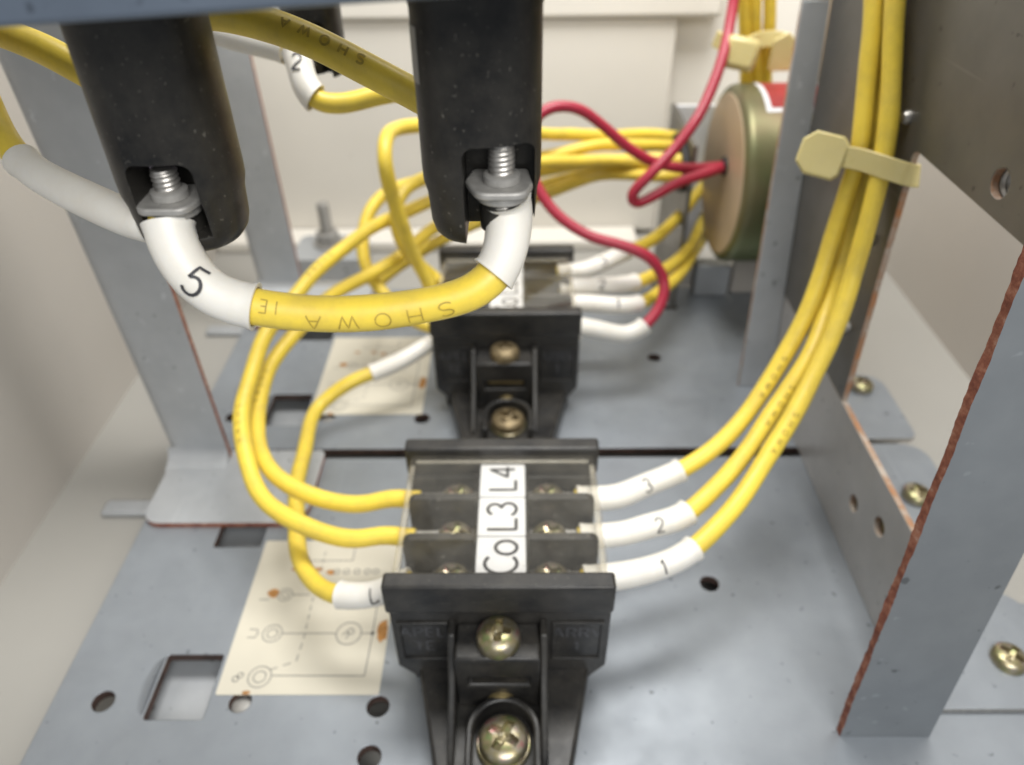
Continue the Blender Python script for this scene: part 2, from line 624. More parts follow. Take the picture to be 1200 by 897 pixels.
def ribbons(strokes, width, surf, mb=None, step=0.35):
    """lay the strokes on a surface: surf(u, v) -> point just above it."""
    mb = mb or MB()
    for st in strokes:
        dense = [st[0]]
        for a, b in zip(st, st[1:]):
            n = max(1, int(math.hypot(b[0] - a[0], b[1] - a[1]) / step))
            dense += [(a[0] + (b[0] - a[0]) * k / n, a[1] + (b[1] - a[1]) * k / n) for k in range(1, n + 1)]
        vs, fs = [], []
        for i, p in enumerate(dense):
            a, b = dense[max(i - 1, 0)], dense[min(i + 1, len(dense) - 1)]
            d = Vector((b[0] - a[0], b[1] - a[1]))
            if d.length < 1e-6:
                d = Vector((1, 0))
            d.normalize()
            nx, ny = -d.y * width / 2, d.x * width / 2
            vs += [surf(p[0] + nx, p[1] + ny), surf(p[0] - nx, p[1] - ny)]
            if i:
                k = 2 * i
                fs.append((k - 2, k - 1, k + 1, k))
        mb.add(vs, fs)
    return mb


def on_tube(path, s, radius, facing, flip=1, turn=0.0):
    """surface map on a tube at arc length s, on the side that faces a given direction; flip -1 turns the writing upside down."""
    def f(u, v):
        ca, sa = math.cos(turn), math.sin(turn)
        u, v = u * ca - v * sa, u * sa + v * ca
        ss = s + u * flip
        T = path.tan(ss)
        n = Vector(facing)
        n = (n - T * n.dot(T)).normalized()
        b = n.cross(T)
        a = v * flip / radius
        return path.at(ss) + (n * math.cos(a) + b * math.sin(a)) * (radius + 0.035)
    return f


# ---- screws: heads with a real cross recess, threads as helices
def screw_head(r, h, cross=0.62, depth=1.2, slotw=0.16, ang=0.3, skirt=0.0):
    mb = MB()
    seg, nr = 96, 26
    vs, fs = [], []
    for k in range(nr + 1):
        q = k / nr
        for i in range(seg):
            a = 2 * math.pi * i / seg
            x, y = q * r * math.cos(a), q * r * math.sin(a)
            z = h * (0.38 + 0.62 * math.sqrt(max(0.0, 1 - q ** 2.6)))
            ca, sa = math.cos(ang), math.sin(ang)
            u, w = (x * ca + y * sa) / r, (-x * sa + y * ca) / r
            for p1, p2 in ((abs(u), abs(w)), (abs(w), abs(u))):
                if p1 < cross and p2 < slotw * (1.2 - 0.45 * p1 / cross):
                    z = min(z, h - depth * (1.0 - 0.35 * p1 / cross))
            vs.append((x, y, z))
    for k in range(nr):
        for i in range(seg):
            j = (i + 1) % seg
            fs.append((k * seg + i, k * seg + j, (k + 1) * seg + j, (k + 1) * seg + i))
    o = len(vs)
    for i in range(seg):
        a = 2 * math.pi * i / seg
        vs.append((r * math.cos(a), r * math.sin(a), -skirt))
    for i in range(seg):
        j = (i + 1) % seg
        fs.append((nr * seg + i, nr * seg + j, o + j, o + i))
    fs.append(tuple(o + i for i in range(seg - 1, -1, -1)))
    return mb.add(vs, fs)


_meshes = {}


def place_screw(name, loc, kind, parent, rot=0.0, tilt=(0, 0)):
    r, h, key = {'terminal': (3.8, 2.4, 'a'), 'cover': (4.4, 3.6, 'b'), 'mount': (5.0, 3.2, 'c'), 'foot': (3.8, 2.8, 'd')}[kind]
    if key not in _meshes:
        o = screw_head(r, h, 0.62 if kind != 'cover' else 0.55, h * 0.72, 0.19).build(name, 'chrome', None, 0, angle=40)
        _meshes[key] = o.data
    else:
        o = bpy.data.objects.new(name, _meshes[key])
        col.objects.link(o)
    o.parent = parent
    o.location = Vector(loc) * MM
    o.rotation_euler = (tilt[0], tilt[1], rot)
    return o


def threaded(mb, c, r, z0, z1, pitch=0.55, depth=0.17, seg=24, mi=0):
    n = int((z1 - z0) / pitch * 8)
    vs, fs = [], []
    for k in range(n + 1):
        z = z0 + (z1 - z0) * k / n
        for i in range(seg):
            a = 2 * math.pi * i / seg
            ph = ((z - z0) / pitch - i / seg) % 1.0
            rr = r - depth * abs(2 * ph - 1)
            if k > n - 4:
                rr -= (k - n + 4) * 0.06
            vs.append((c[0] + rr * math.cos(a), c[1] + rr * math.sin(a), z))
    for k in range(n):
        for i in range(seg):
            j = (i + 1) % seg
            fs.append((k * seg + i, k * seg + j, (k + 1) * seg + j, (k + 1) * seg + i))
    fs.append(tuple(n * seg + i for i in range(seg)))
    fs.append(tuple(range(seg - 1, -1, -1)))
    return mb.add(vs, fs, mi)


# ------------------------------------------------------------------ the setting: painted enclosure
struct(MB().box(-146, 167, 30, 346, -18, -15).build('floor', 'floorp', bevel=0))
struct(MB().box(-149, -145.5, 30, 346, -15, 300).build('wall_left', 'wall'))
struct(MB().box(166.5, 170, 30, 346, -15, 300).build('wall_right', 'wall'))
struct(MB().box(-149, 170, 346.2, 350, -18, 210).build('wall_back', 'wallb'))
bp = struct(MB().box(-145, 66, 338, 341, -12, 84).build('back_panel', 'panel', bevel=0.8))
struct(MB().box(-145, 84, 335, 346, 84.5, 112).build('back_ledge', 'panel', bevel=2.0, seg=3))
struct(MB().box(-145, 56, 322, 337.5, -14.8, -9.5).build('back_rail', 'panel', bevel=1.0))

# ------------------------------------------------------------------ two galvanised mounting plates with punched holes
U = 96.7                                                      # pitch of the two units


def plate_holes(dy):
    return ([circle(x, y + dy, r) for x, y, r in ((-92.8, 87, 2.4), (-62.3, 86.8, 2.4), (-31.6, 85.8, 2.4), (47.5, 118.2, 2.3))]
            + [rounded(rect(-82.4, -69.4, 82.8 + dy, 98.4 + dy), 0.6), rounded(rect(-82.2, -69.6, 130.3 + dy, 146 + dy), 0.6)])


out0 = [(-104.3, 55), (125, 55), (125, 112), (100, 114), (100, 164.3), (-104.3, 164.3)]
pl = sheet('mounting_plate', out0, plate_holes(0) + [circle(-31.8, 74.8, 2.4)], 'z', -2.6, 0, ['plate', 'cutedge'], None, 0.25)
tag(pl, 'galvanised mounting plate in the foreground with square and round holes', 'plate')
out1 = [(-104.3, 168.2), (100, 168.2), (100, 263), (-104.3, 263)]
pl2 = sheet('mounting_plate', out1, plate_holes(U) + [rounded(rect(56, 61, 246.6, 249.2), 1.2)], 'z', -2.6, 0, ['plate', 'cutedge'], None, 0.25)
tag(pl2, 'galvanised mounting plate behind the dark gap, under the rear terminal block', 'plate')
for dy, par in ((0, pl), (U, pl2)):
    mb = MB()
    vs, fs, nu, nv = [], [], 14, 8
    for j in range(nv + 1):                                   # the pressed bulge beside the square hole
        for i in range(nu + 1):
            u, v = i / nu * 2 - 1, j / nv
            w = math.sqrt(max(0, 1 - u * u))
            vs.append((-82.7 - 3.0 * w * (1 - v), 90.7 + dy + 7.2 * u, 0.03 + 1.2 * (1 - math.cos(math.pi / 2 * v)) * w))
    for j in range(nv):
        for i in range(nu):
            a = j * (nu + 1) + i
            fs.append((a, a + 1, a + nu + 2, a + nu + 1))
    mb.add(vs, fs)
    mb.build('pressed_bulge', 'plate', par)
    mb = MB()
    mb.lathe([(2.2, -3.2), (2.2, -1.6), (1.2, -1.2)], 20, tr=lambda p, d=dy: (p[0] - 62.3, p[1] + 86.8 + d, p[2]))
    mb.build('screw_tip', 'zinc', par)
    for x in (-98, 92):                                       # the plate stands on the floor on spacer blocks below its corners
        for y in (72, 158) if dy == 0 else (175, 255):
            MB().box(x - 4, x + 4, y - 4, y + 4, -15, -2.65).build('spacer', 'zinc', par)
    MB().box(-85, -66.5, 76 + dy, 152 + dy, -8.6, -7.2).build('backing_strip', 'post', par)


# ------------------------------------------------------------------ left brackets: folded posts with a foot
def loft(prof0, prof1, z0, z1, mb=None, mi=None):
    n = len(prof0)
    vs = [(p[0], p[1], z0) for p in prof0] + [(p[0], p[1], z1) for p in prof1]
    mb = mb or MB()
    for i in range(n):
        j = (i + 1) % n
        mb.add([vs[i], vs[j], vs[n + j], vs[n + i]], [(0, 1, 2, 3)], (mi or {}).get(i, 0))
    mb.add(vs[:n], [tuple(range(n - 1, -1, -1))])
    mb.add(vs[n:], [tuple(range(n))])
    return mb


def welded(mb, dist=0.0005):
    """merge the duplicate corners left by loft()."""
    seen, remap, nv = {}, [], []
    for p in mb.v:
        k = tuple(round(c / dist) for c in p)
        if k not in seen:
            seen[k] = len(nv)
            nv.append(p)
        remap.append(seen[k])
    mb.v = nv
    mb.f = [tuple(remap[i] for i in f) for f in mb.f]
    return mb


lb = thing('post_bracket', 'tall folded grey steel post with foot at left, behind the sleeve marked 5', 'bracket', group='left post brackets')


def post_profile(dx0, dx1):
    xl, xr, y, t, r = -107.5 + dx0, -87 + dx1, 162.8, 1.7, 4.5
    o = [(xr, y)] + [(xl + r - r * math.sin(a), y + r - r * math.cos(a)) for a in [math.pi / 2 * k / 6 for k in range(7)]] + [(xl, y + 24)]
    i = [(xl + t, y + 24)] + [(xl + r - (r - t) * math.sin(a), y + r - (r - t) * math.cos(a)) for a in [math.pi / 2 * (6 - k) / 6 for k in range(7)]] + [(xr, y + t)]
    return o + i


p0, p1 = post_profile(2.2, 0), post_profile(-4, -2.2)
welded(loft(p0, p1, 0.05, 165, mi={len(p0) - 1: 1})).build('post', ['post', 'rust'], lb)
foot = rounded([(-104.2, 137.2), (-64, 137.2), (-59, 142), (-59, 166), (-104.2, 166)], [5, 3, 3, 2, 2])
sheet('foot', foot, [], 'z', 0.05, 1.7, ['post', 'rust'], lb, 0.25)
fil = [(162.9, 0.9)] + [(162.9 - 4.5 * (1 - math.cos(math.pi / 2 * k / 6)) , 6.2 - 4.5 * math.sin(math.pi / 2 * k / 6)) for k in range(7)] + [(157.5, 0.9)]
MB().prism(fil, 'x', -104.9, -87.2).build('bend', 'post', lb)
MB().box(-128, -103, 154, 160, -15, -12.8).build('tab', 'post', lb, bevel=1.0)
lb2 = copy_tree(lb)
lb2['label'] = 'tall folded grey steel post with foot at left, the farther one by the back bolt'
lb2.location.y += 97.2 * MM

# ------------------------------------------------------------------ right bracket: slanted web with window, front and rear flanges, feet
rb = thing('side_bracket', 'large grey steel side bracket with rusty front edge at right', 'bracket')
web_out = [(152.0, 31.45), (205.4, 31.45), (213, 64), (222, 113), (232, 165), (93.5, 165), (88.1, 97)] + rounded([(88.1, 97), (156.8, 97), (152.0, 31.45)], [0, 2, 0])[1:-1]
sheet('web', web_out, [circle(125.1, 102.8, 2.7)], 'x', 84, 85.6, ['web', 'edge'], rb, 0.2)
web_low_out = [(80.7, 0.05), (198, 0.05), (205.4, 31.4), (83.1, 31.4)]
sheet('web_lower_lit', web_low_out, [circle(131, 15.3, 2.2), circle(118.3, 21.0, 2.4)], 'x', 84, 85.6, ['web_lit', 'edge'], rb, 0.2)  # lower part of the same web, split off for its painted bounce light


def tilted_strip(name, a, b, c, d, t, mats, parent, edges):
    """flat strip through four corners a b c d (bottom left, bottom right, top right, top left), thickness t backwards."""
    a, b, c, d = (Vector(p) for p in (a, b, c, d))
    n = (b - a).cross(d - a).normalized() * t
    if n.y < 0:
        n = -n
    vs = [a, b, c, d, a + n, b + n, c + n, d + n]
    mb = MB()
    for k, f in enumerate([(0, 1, 2, 3), (7, 6, 5, 4), (0, 3, 7, 4), (1, 5, 6, 2), (0, 4, 5, 1), (3, 2, 6, 7)]):
        mb.add([vs[i] for i in f], [(0, 1, 2, 3)], edges.get(k, 0))
    return welded(mb).build(name, mats, parent, bevel=0.25)


mb = MB()                                                     # front flange: its torch-cut, rusted left edge is ragged
rr_ = random.Random(5)
nseg, rows = 190, []
for k in range(nseg + 1):
    z = 0.05 + 165 * k / nseg
    y = 79 + 13.2 * k / nseg
    ja, jb = rr_.uniform(-0.07, 0.07) + 0.10 * math.sin(k * 0.31), rr_.uniform(-0.10, 0.10) + 0.12 * math.sin(k * 0.23 + 1)
    rows.append([(66.9 + ja, y, z), (85.75, y, z), (85.75, y + 1.7, z), (66.6 + jb, y + 1.7, z)])
vs = [p for r in rows for p in r]
for k in range(nseg):
    q = 4 * k
    mb.add([vs[q], vs[q + 1], vs[q + 5], vs[q + 4]], [(0, 1, 2, 3)], 0)
    mb.add([vs[q + 1], vs[q + 2], vs[q + 6], vs[q + 5]], [(0, 1, 2, 3)], 0)
    mb.add([vs[q + 2], vs[q + 3], vs[q + 7], vs[q + 6]], [(0, 1, 2, 3)], 0)
    mb.add([vs[q + 3], vs[q], vs[q + 4], vs[q + 7]], [(0, 1, 2, 3)], 1)
mb.add(rows[0], [(3, 2, 1, 0)])
mb.add(rows[-1], [(0, 1, 2, 3)])
welded(mb).build('front_flange', ['flange', 'rust'], rb)
tilted_strip('rear_flange', (73.2, 198, 0.05), (83.9, 198, 0.05), (83.9, 222.3, 113), (76.3, 222.3, 113), 1.5, ['post', 'edge'], rb, {2: 1})
tilted_strip('rear_flange', (76.3, 222.4, 113.05), (83.9, 222.4, 113.05), (83.9, 232.3, 165), (76.6, 232.3, 165), 1.5, ['post', 'edge'], rb, {2: 1})
for k, (y0, y1, sy, sx) in enumerate(((84.2, 114.5, 95.7, 110), (128, 168.4, 146.2, 110.3), (170.6, 203, 195.4, 112.7))):
    fo = rounded([(85.7, y0), (121.5, y0), (121.5, y1), (85.7, y1)], [0, 3, 7, 0])
    sheet('foot', fo, [], 'z', 0.06 if k == 0 else -0.6, 1.7 if k == 0 else 1.2, ['plate', 'stud'], rb, 0.35)  # brighter edge metal stands in for the edge highlight
    place_screw('screw', (sx, sy, 1.7), 'foot', rb, 0.4 + k * 0.7)
    mb = MB()                                                 # foot pad down to the floor
    mb.box(102, 118, y0 + 3, y1 - 8, -15, -0.6 if k else -1.7)
    mb.build('foot_pad', 'zinc', rb)
for y, z in ((162.9, 101.6), (162.3, 73.0), (160.1, 49.4)):
    mb = MB()
    mb.lathe([(1.5, 0), (1.5, 0.6), (1.1, 1.3), (0.4, 1.5)], 16, tr=lambda p, yy=y, zz=z: (84 - p[2], yy + p[0], zz + p[1]))
    mb.build('rivet', 'stud', rb)
for (y, z, r) in ((131, 15.3, 2.2), (118.3, 21.0, 2.4), (125.1, 102.8, 2.7)):
    mb = MB()
    prof = [(r + 1.4, 0.05), (r, 0.05)] + [(r - (0.45 if k % 2 else 0), 0.3 + 0.42 * k) for k in range(9)] + [(r + 1.4, 4.0)]
    tr = lambda p, yy=y, zz=z: (85.6 + p[2], yy + p[0], zz + p[1])
    vs, fs, seg = [], [], 24
    for q, h in prof:
        vs += [tr((q * math.cos(2 * math.pi * i / seg), q * math.sin(2 * math.pi * i / seg), h)) for i in range(seg)]
    for k in range(len(prof)):
        for i in range(seg):
            j = (i + 1) % seg
            k2 = (k + 1) % len(prof)
            fs.append((k * seg + i, k * seg + j, k2 * seg + j, k2 * seg + i))
    mb.add(vs, fs)
    mb.build('threaded_bush', 'stud' if z > 90 else 'brass', rb)

# overhead tray whose front flange crosses the top of the picture
tr_ = thing('overhead_tray', 'blurred grey steel tray edge across the top left corner', 'tray')
MB().prism([(-150, 138.2), (70, 149.2), (70, 170), (-150, 170)], 'y', 60, 61.6).build('front_flange', 'tray', tr_, bevel=0.5)
MB().box(-150, 84, 61.7, 120, 168.2, 169.8).build('shelf', 'post', tr_)  # runs on out of view, deepened to shade the wires behind
MB().box(72, 86, 120.05, 236, 168.2, 169.8).build('shade_shelf', 'post', tr_)  # unseen strip added to shade the web and upper right wires


# ------------------------------------------------------------------ terminal blocks
def end_plate(root, back=False):
    yc = 109.7
    Y = (lambda y: 2 * yc - y) if back else (lambda y: y)
    nm = 'end_plate'
    mb = MB()
    mb.box(-27, 18.2, min(Y(88.4), Y(92.4)), max(Y(88.4), Y(92.4)), 30, 38.3)
    ep = mb.build(nm, 'black', root, bevel=0.7, seg=3)
    body = [(-26.6, 30.2), (-26.6, 9.5), (-22.6, 5), (14.8, 5), (18.0, 9.5), (18.0, 30.2)]
    MB().prism(body, 'y', min(Y(89.8), Y(93.5)), max(Y(89.8), Y(93.5))).build('face', 'black', ep, bevel=0.4)
    ft = [(-22.4, Y(90.5)), (-16.6, Y(65.5)), (9.0, Y(65.5)), (14.6, Y(90.5))]
    MB().prism(ft if not back else ft[::-1], 'z', 0.02, 8).build('foot', 'black', ep, bevel=0.8)
    if back:
        place_screw('mounting_screw', (-3.7, Y(73.3), 9.2), 'mount', root, 0.5)
        return
    for x0, x1, words in ((-25.4, -15.0, (('APEL', 22.0), ('TE', 17.2))), (6.2, 16.8, (('ARRV', 21.8), ('1', 17.0)))):
        mb = MB()
        for q in ((x0, x1, 24.9, 25.6), (x0, x1, 12.2, 12.9), (x0, x0 + 0.7, 12.9, 24.9), (x1 - 0.7, x1, 12.9, 24.9)):
            mb.box(q[0], q[1], 89.3, 89.9, q[2], q[3])
        mb.build('raised_frame', 'black', ep, bevel=0.15)
        mb = MB()
        for w, z in words:
            ribbons(text_strokes(w, 3.1, (x0 + x1) / 2, z), 0.5, lambda u, v: (u, 89.72, v), mb)
        mb.build('moulded_lettering', 'relief', ep)
    br = MB().box(-13.2, 3.6, 81.6, 89.9, 7.9, 25).build('bridge', 'black', ep)
    cut(br, [MB().box(-10.7, 1.6, 75, 85.2, 15.6, 18.2).build('cutter', 'black')])
    b = br.modifiers.new('bevel', 'BEVEL')
    b.width, b.segments, b.limit_method, b.angle_limit = 0.55 * MM, 2, 'ANGLE', math.radians(40)
    MB().box(-10.0, 1.0, 83.4, 85.0, 16.2, 17.6).build('brass_strip', 'brass', ep, bevel=0.2)
    MB().lathe([(2.9, 0), (2.9, 0.9), (2.4, 1.2)], 28, tr=lambda p: (-4.2 + p[0], 81.7 - p[2], 10.2 + p[1])).build('brass_disc', 'brass', ep)
    for x0, x1 in ((-14.7, -13.3), (3.7, 5.1)):
        MB().prism([(89.9, 7.9), (89.9, 26.5), (86, 26.5), (80.5, 17), (70, 10), (69, 7.9)], 'x', x0, x1).build('rib', 'black', ep, bevel=0.35)
    n, ri, ro = 20, 6.0, 7.4
    ring = [(-3.7 + ro * math.cos(math.pi * k / n), 74 + ro * math.sin(math.pi * k / n)) for k in range(n + 1)]
    ring = [(ro - 3.7, 67)] + ring + [(-ro - 3.7, 67)]
    ring += [(-ri - 3.7, 67)] + [(-3.7 - ri * math.cos(math.pi * k / n), 74 + ri * math.sin(math.pi * k / n)) for k in range(n + 1)] + [(ri - 3.7, 67)]
    # arch-shaped rim behind the mounting screw
    mb = MB()
    m_ = len(ring) // 2
    outer, inner = ring[:m_], ring[m_:][::-1]
    for k in range(m_ - 1):
        a, b2, c, d = outer[k], outer[k + 1], inner[k + 1], inner[k]
        mb.add([(q[0], q[1], z) for z in (7.9, 12.6) for q in (a, b2, c, d)], [(4, 5, 6, 7), (0, 1, 5, 4), (2, 3, 7, 6)] + ([(0, 4, 7, 3)] if k == 0 else []) + ([(1, 2, 6, 5)] if k == m_ - 2 else []))
    welded(mb).build('rim', 'black', ep, bevel=0.4)
    mb = MB()
    mb.lathe([(5.5, 8.0), (5.5, 8.9), (5.2, 9.2)], 40, tr=lambda p: (p[0] - 3.7, p[1] + 73.3, p[2]))
    mb.build('washer', 'chrome', ep)
    place_screw('mounting_screw', (-3.7, 73.3, 9.2), 'mount', root, 0.75)
    place_screw('cover_screw', (-4.6, 85.9, 25), 'cover', root, 1.2)


tb = thing('terminal_block', 'black terminal block in front, its clear cover over a Co L3 L4 strip', 'terminal block', group='terminal blocks')
base = MB()
base.box(-24, 15.4, 92.6, 126.8, 0.02, 21)
base.build('base', 'black', tb, bevel=0.4)
MB().box(-9.9, 1.6, 92.7, 126.7, 21.05, 32.8).build('spine', 'black', tb, bevel=0.3)
end_plate(tb)
end_plate(tb, True)
for y in (104.0, 115.4):
    for x0, x1, sgn in ((-25.0, -10.0, -1), (1.7, 16.4, 1)):
        o = [(x0, 21.05), (x1, 21.05), (x1, 35), (x0, 35)]
        o = rounded(o, [0.2, 0.2, 2.0, 0.2] if sgn > 0 else [0.2, 0.2, 0.2, 2.0])
        MB().prism(o, 'y', y - 0.9, y + 0.9).build('barrier', 'black', tb, bevel=0.3)
for y in (98.3, 109.8, 121.3):
    for x in (-14.6, 6.2):
        MB().box(x - 4.6, x + 4.6, y - 4.3, y + 4.3, 21.05, 26.0).build('terminal_clamp', 'zinc', tb, bevel=0.5)
        place_screw('terminal_screw', (x, y, 27.6), 'terminal', tb, random.uniform(0, 1.5))
MB().box(-9.6, 1.3, 93.6, 126.5, 32.85, 33.4).build('label_tray', 'black', tb, bevel=0.15)
for y0, y1, chars in ((94.2, 104.5, (('C', 97.2, 6.6), ('o', 101.6, 6.6))), (104.8, 115.7, (('L', 107.9, 6.2), ('3', 112.3, 6.2))), (116.0, 126.3, (('L', 119.4, 6.0), ('4', 123.6, 5.6)))):
    ls = MB().box(-9.3, 1.0, y0, y1, 33.45, 34.2).build('label_tag', 'label', tb, bevel=0.25)
    mb = MB()
    for ch, y, h in chars:
        ribbons(text_strokes(ch, h, y, 3.2), 0.78, lambda u, v: (-0.95 - v, u, 34.25), mb)
    mb.build('lettering', 'ink', ls)
prof = rounded([(-25.9, 33.6), (-25.7, 36.4), (17.0, 36.4), (17.2, 33.6)], [0, 2.0, 2.0, 0], 6)
inn = rounded([(-24.6, 33.6), (-24.5, 35.3), (15.8, 35.3), (15.9, 33.6)], [0, 1.2, 1.2, 0], 6)
cv = MB().prism(prof + inn[::-1], 'y', 92.7, 126.8).build('cover', 'clear', tb)
for q in ([(-25.9, 33.55), (-24.6, 33.55), (-26.0, 25.6), (-27.6, 25.6)], [(17.2, 33.55), (15.9, 33.55), (17.3, 25.6), (18.9, 25.6)]):
    MB().prism(q, 'y', 92.75, 126.75).build('cover_side', 'frosted', cv, bevel=0.2)
for y0, y1 in ((92.8, 93.6), (125.9, 126.7)):
    MB().box(-24.4, 15.7, y0, y1, 34.6, 35.25).build('cover_rim', 'frosted', cv, bevel=0.2)
tb2 = copy_tree(tb)
tb2['label'] = 'black terminal block in back, blurred, with red wire at its right side'
tb2.location.y += 96.2 * MM
for c in tb2.children:                                        # the screws of the rear block are browner, more tarnished
    if 'screw' in c.name:
        c.material_slots[0].link = 'OBJECT'
        c.material_slots[0].material = M['tarnish']


# ------------------------------------------------------------------ hanging black housings with terminal studs
def housing(label, cx, cy, zb, stud_x, stud_top, plate_z, notch, wide=6.7, top=168, lab=False, sill=-5.0):
    h = thing('terminal_housing', label, 'housing', group='hanging black housings')
    seg = 48
    vs, fs = [], []
    zs = [(0, 0.80), (0.5, 0.86), (1.6, 0.905), (3.6, 0.925), (5.0, 0.94), (6.4, 0.992), (8.0, 1.0), (24.0, 1.0), (24.3, 1.015), (top - zb, 1.015)]
    for dz, s in zs:
        for i in range(seg):
            a = 2 * math.pi * i / seg
            c, sn = math.cos(a), math.sin(a)
            e = 2 / 2.35
            vs.append((cx + wide * s * math.copysign(abs(c) ** e, c), cy + wide * s * math.copysign(abs(sn) ** e, sn), zb + dz))
    for k in range(len(zs) - 1):
        for i in range(seg):
            j = (i + 1) % seg
            fs.append((k * seg + i, k * seg + j, (k + 1) * seg + j, (k + 1) * seg + i))
    fs += [tuple(range(seg - 1, -1, -1)), tuple((len(zs) - 1) * seg + i for i in range(seg))]
    body = MB().add(vs, fs).build('body', 'housing', h, angle=50)
    x0, x1, zt = notch
    nb = MB().prism(rounded([(x0, zb + sill), (x1, zb + sill), (x1, zt), (x0, zt)], [0, 0, 1.4, 1.4]), 'y', cy - 15, cy + 0.5).build('cutter', 'housing')
    cut(body, [nb])
    b = body.modifiers.new('bevel', 'BEVEL')
    b.width, b.segments, b.limit_method, b.angle_limit = 0.35 * MM, 2, 'ANGLE', math.radians(50)
    sy = cy - 3.6
    threaded(MB(), (stud_x, sy), 1.5, plate_z - 2.5, stud_top).build('stud', 'stud', h, angle=60)
    pp = rounded([(stud_x - 4.1, sy + 0.4), (stud_x - 2.6, sy - 3.4), (stud_x + 2.6, sy - 3.4), (stud_x + 3.4, sy - 0.6), (stud_x + 2.9, sy + 3.6), (stud_x - 3.3, sy + 3.6)], [1.6, 1.6, 1.6, 1.2, 0.6, 0.6])
    MB().prism(pp, 'z', plate_z, plate_z + 0.9).build('clamp_plate', 'zinc', h, bevel=0.25)
    MB().lathe([(2.05, plate_z + 0.95), (2.05, plate_z + 1.75), (1.75, plate_z + 1.95)], 24, tr=lambda p: (p[0] + stud_x, p[1] + sy, p[2])).build('collar', 'zinc', h)
    # lug, washer and the post that carries the stud inside the notch
    MB().lathe([(2.9, plate_z - 1.0), (2.9, plate_z - 0.1)], 24, tr=lambda p: (p[0] + stud_x, p[1] + sy, p[2])).build('lug', 'zinc', h, bevel=0.2)
    MB().lathe([(2.6, max(zb + 1.0, zb + sill + 0.02)), (2.6, plate_z - 1.1)], 20, tr=lambda p: (p[0] + stud_x, p[1] + sy + 1.2, p[2])).build('post', 'housing', h)
    if lab:
        mb = MB()
        vs, fs = [], []
        for k in range(7):
            a = math.radians(192 + 22 * k / 6)
            c, sn = math.cos(a), math.sin(a)
            e = 2 / 2.35
            for z in (134.2, 139.6):
                vs.append((cx + (wide + 0.06) * math.copysign(abs(c) ** e, c), cy + (wide + 0.06) * math.copysign(abs(sn) ** e, sn), z))
        for k in range(6):
            fs.append((2 * k, 2 * k + 2, 2 * k + 3, 2 * k + 1))
        mb.add(vs, fs).build('side_label', 'greylab', h)
    return h


h1 = housing('black plastic housing hanging at top centre, its steel stud standing upright', -4.2, 82, 117.0, -1.9, 128.3, 122.9, (-6.0, 1.7, 128.6), lab=True)
h2 = housing('black plastic housing hanging at top left, two sleeved wires on its stud', -38.5, 82, 116.2, -38.8, 125.6, 121.4, (-41.7, -34.7, 127.0), 6.7, sill=1.9)
MB().prism([(-41.6, 125.6), (-38.5, 126.7), (-35.3, 126.2), (-35.3, 125.0), (-38.5, 125.2), (-41.2, 124.4)], 'y', 80.6, 82.3).build('torn_paper', 'lilac', h2)
h3 = housing('small blurred black housing behind the top left wires', -45.4, 179, 107.5, -45.6, 117.6, 113.0, (-48.2, -41.6, 119.6), 6.4)


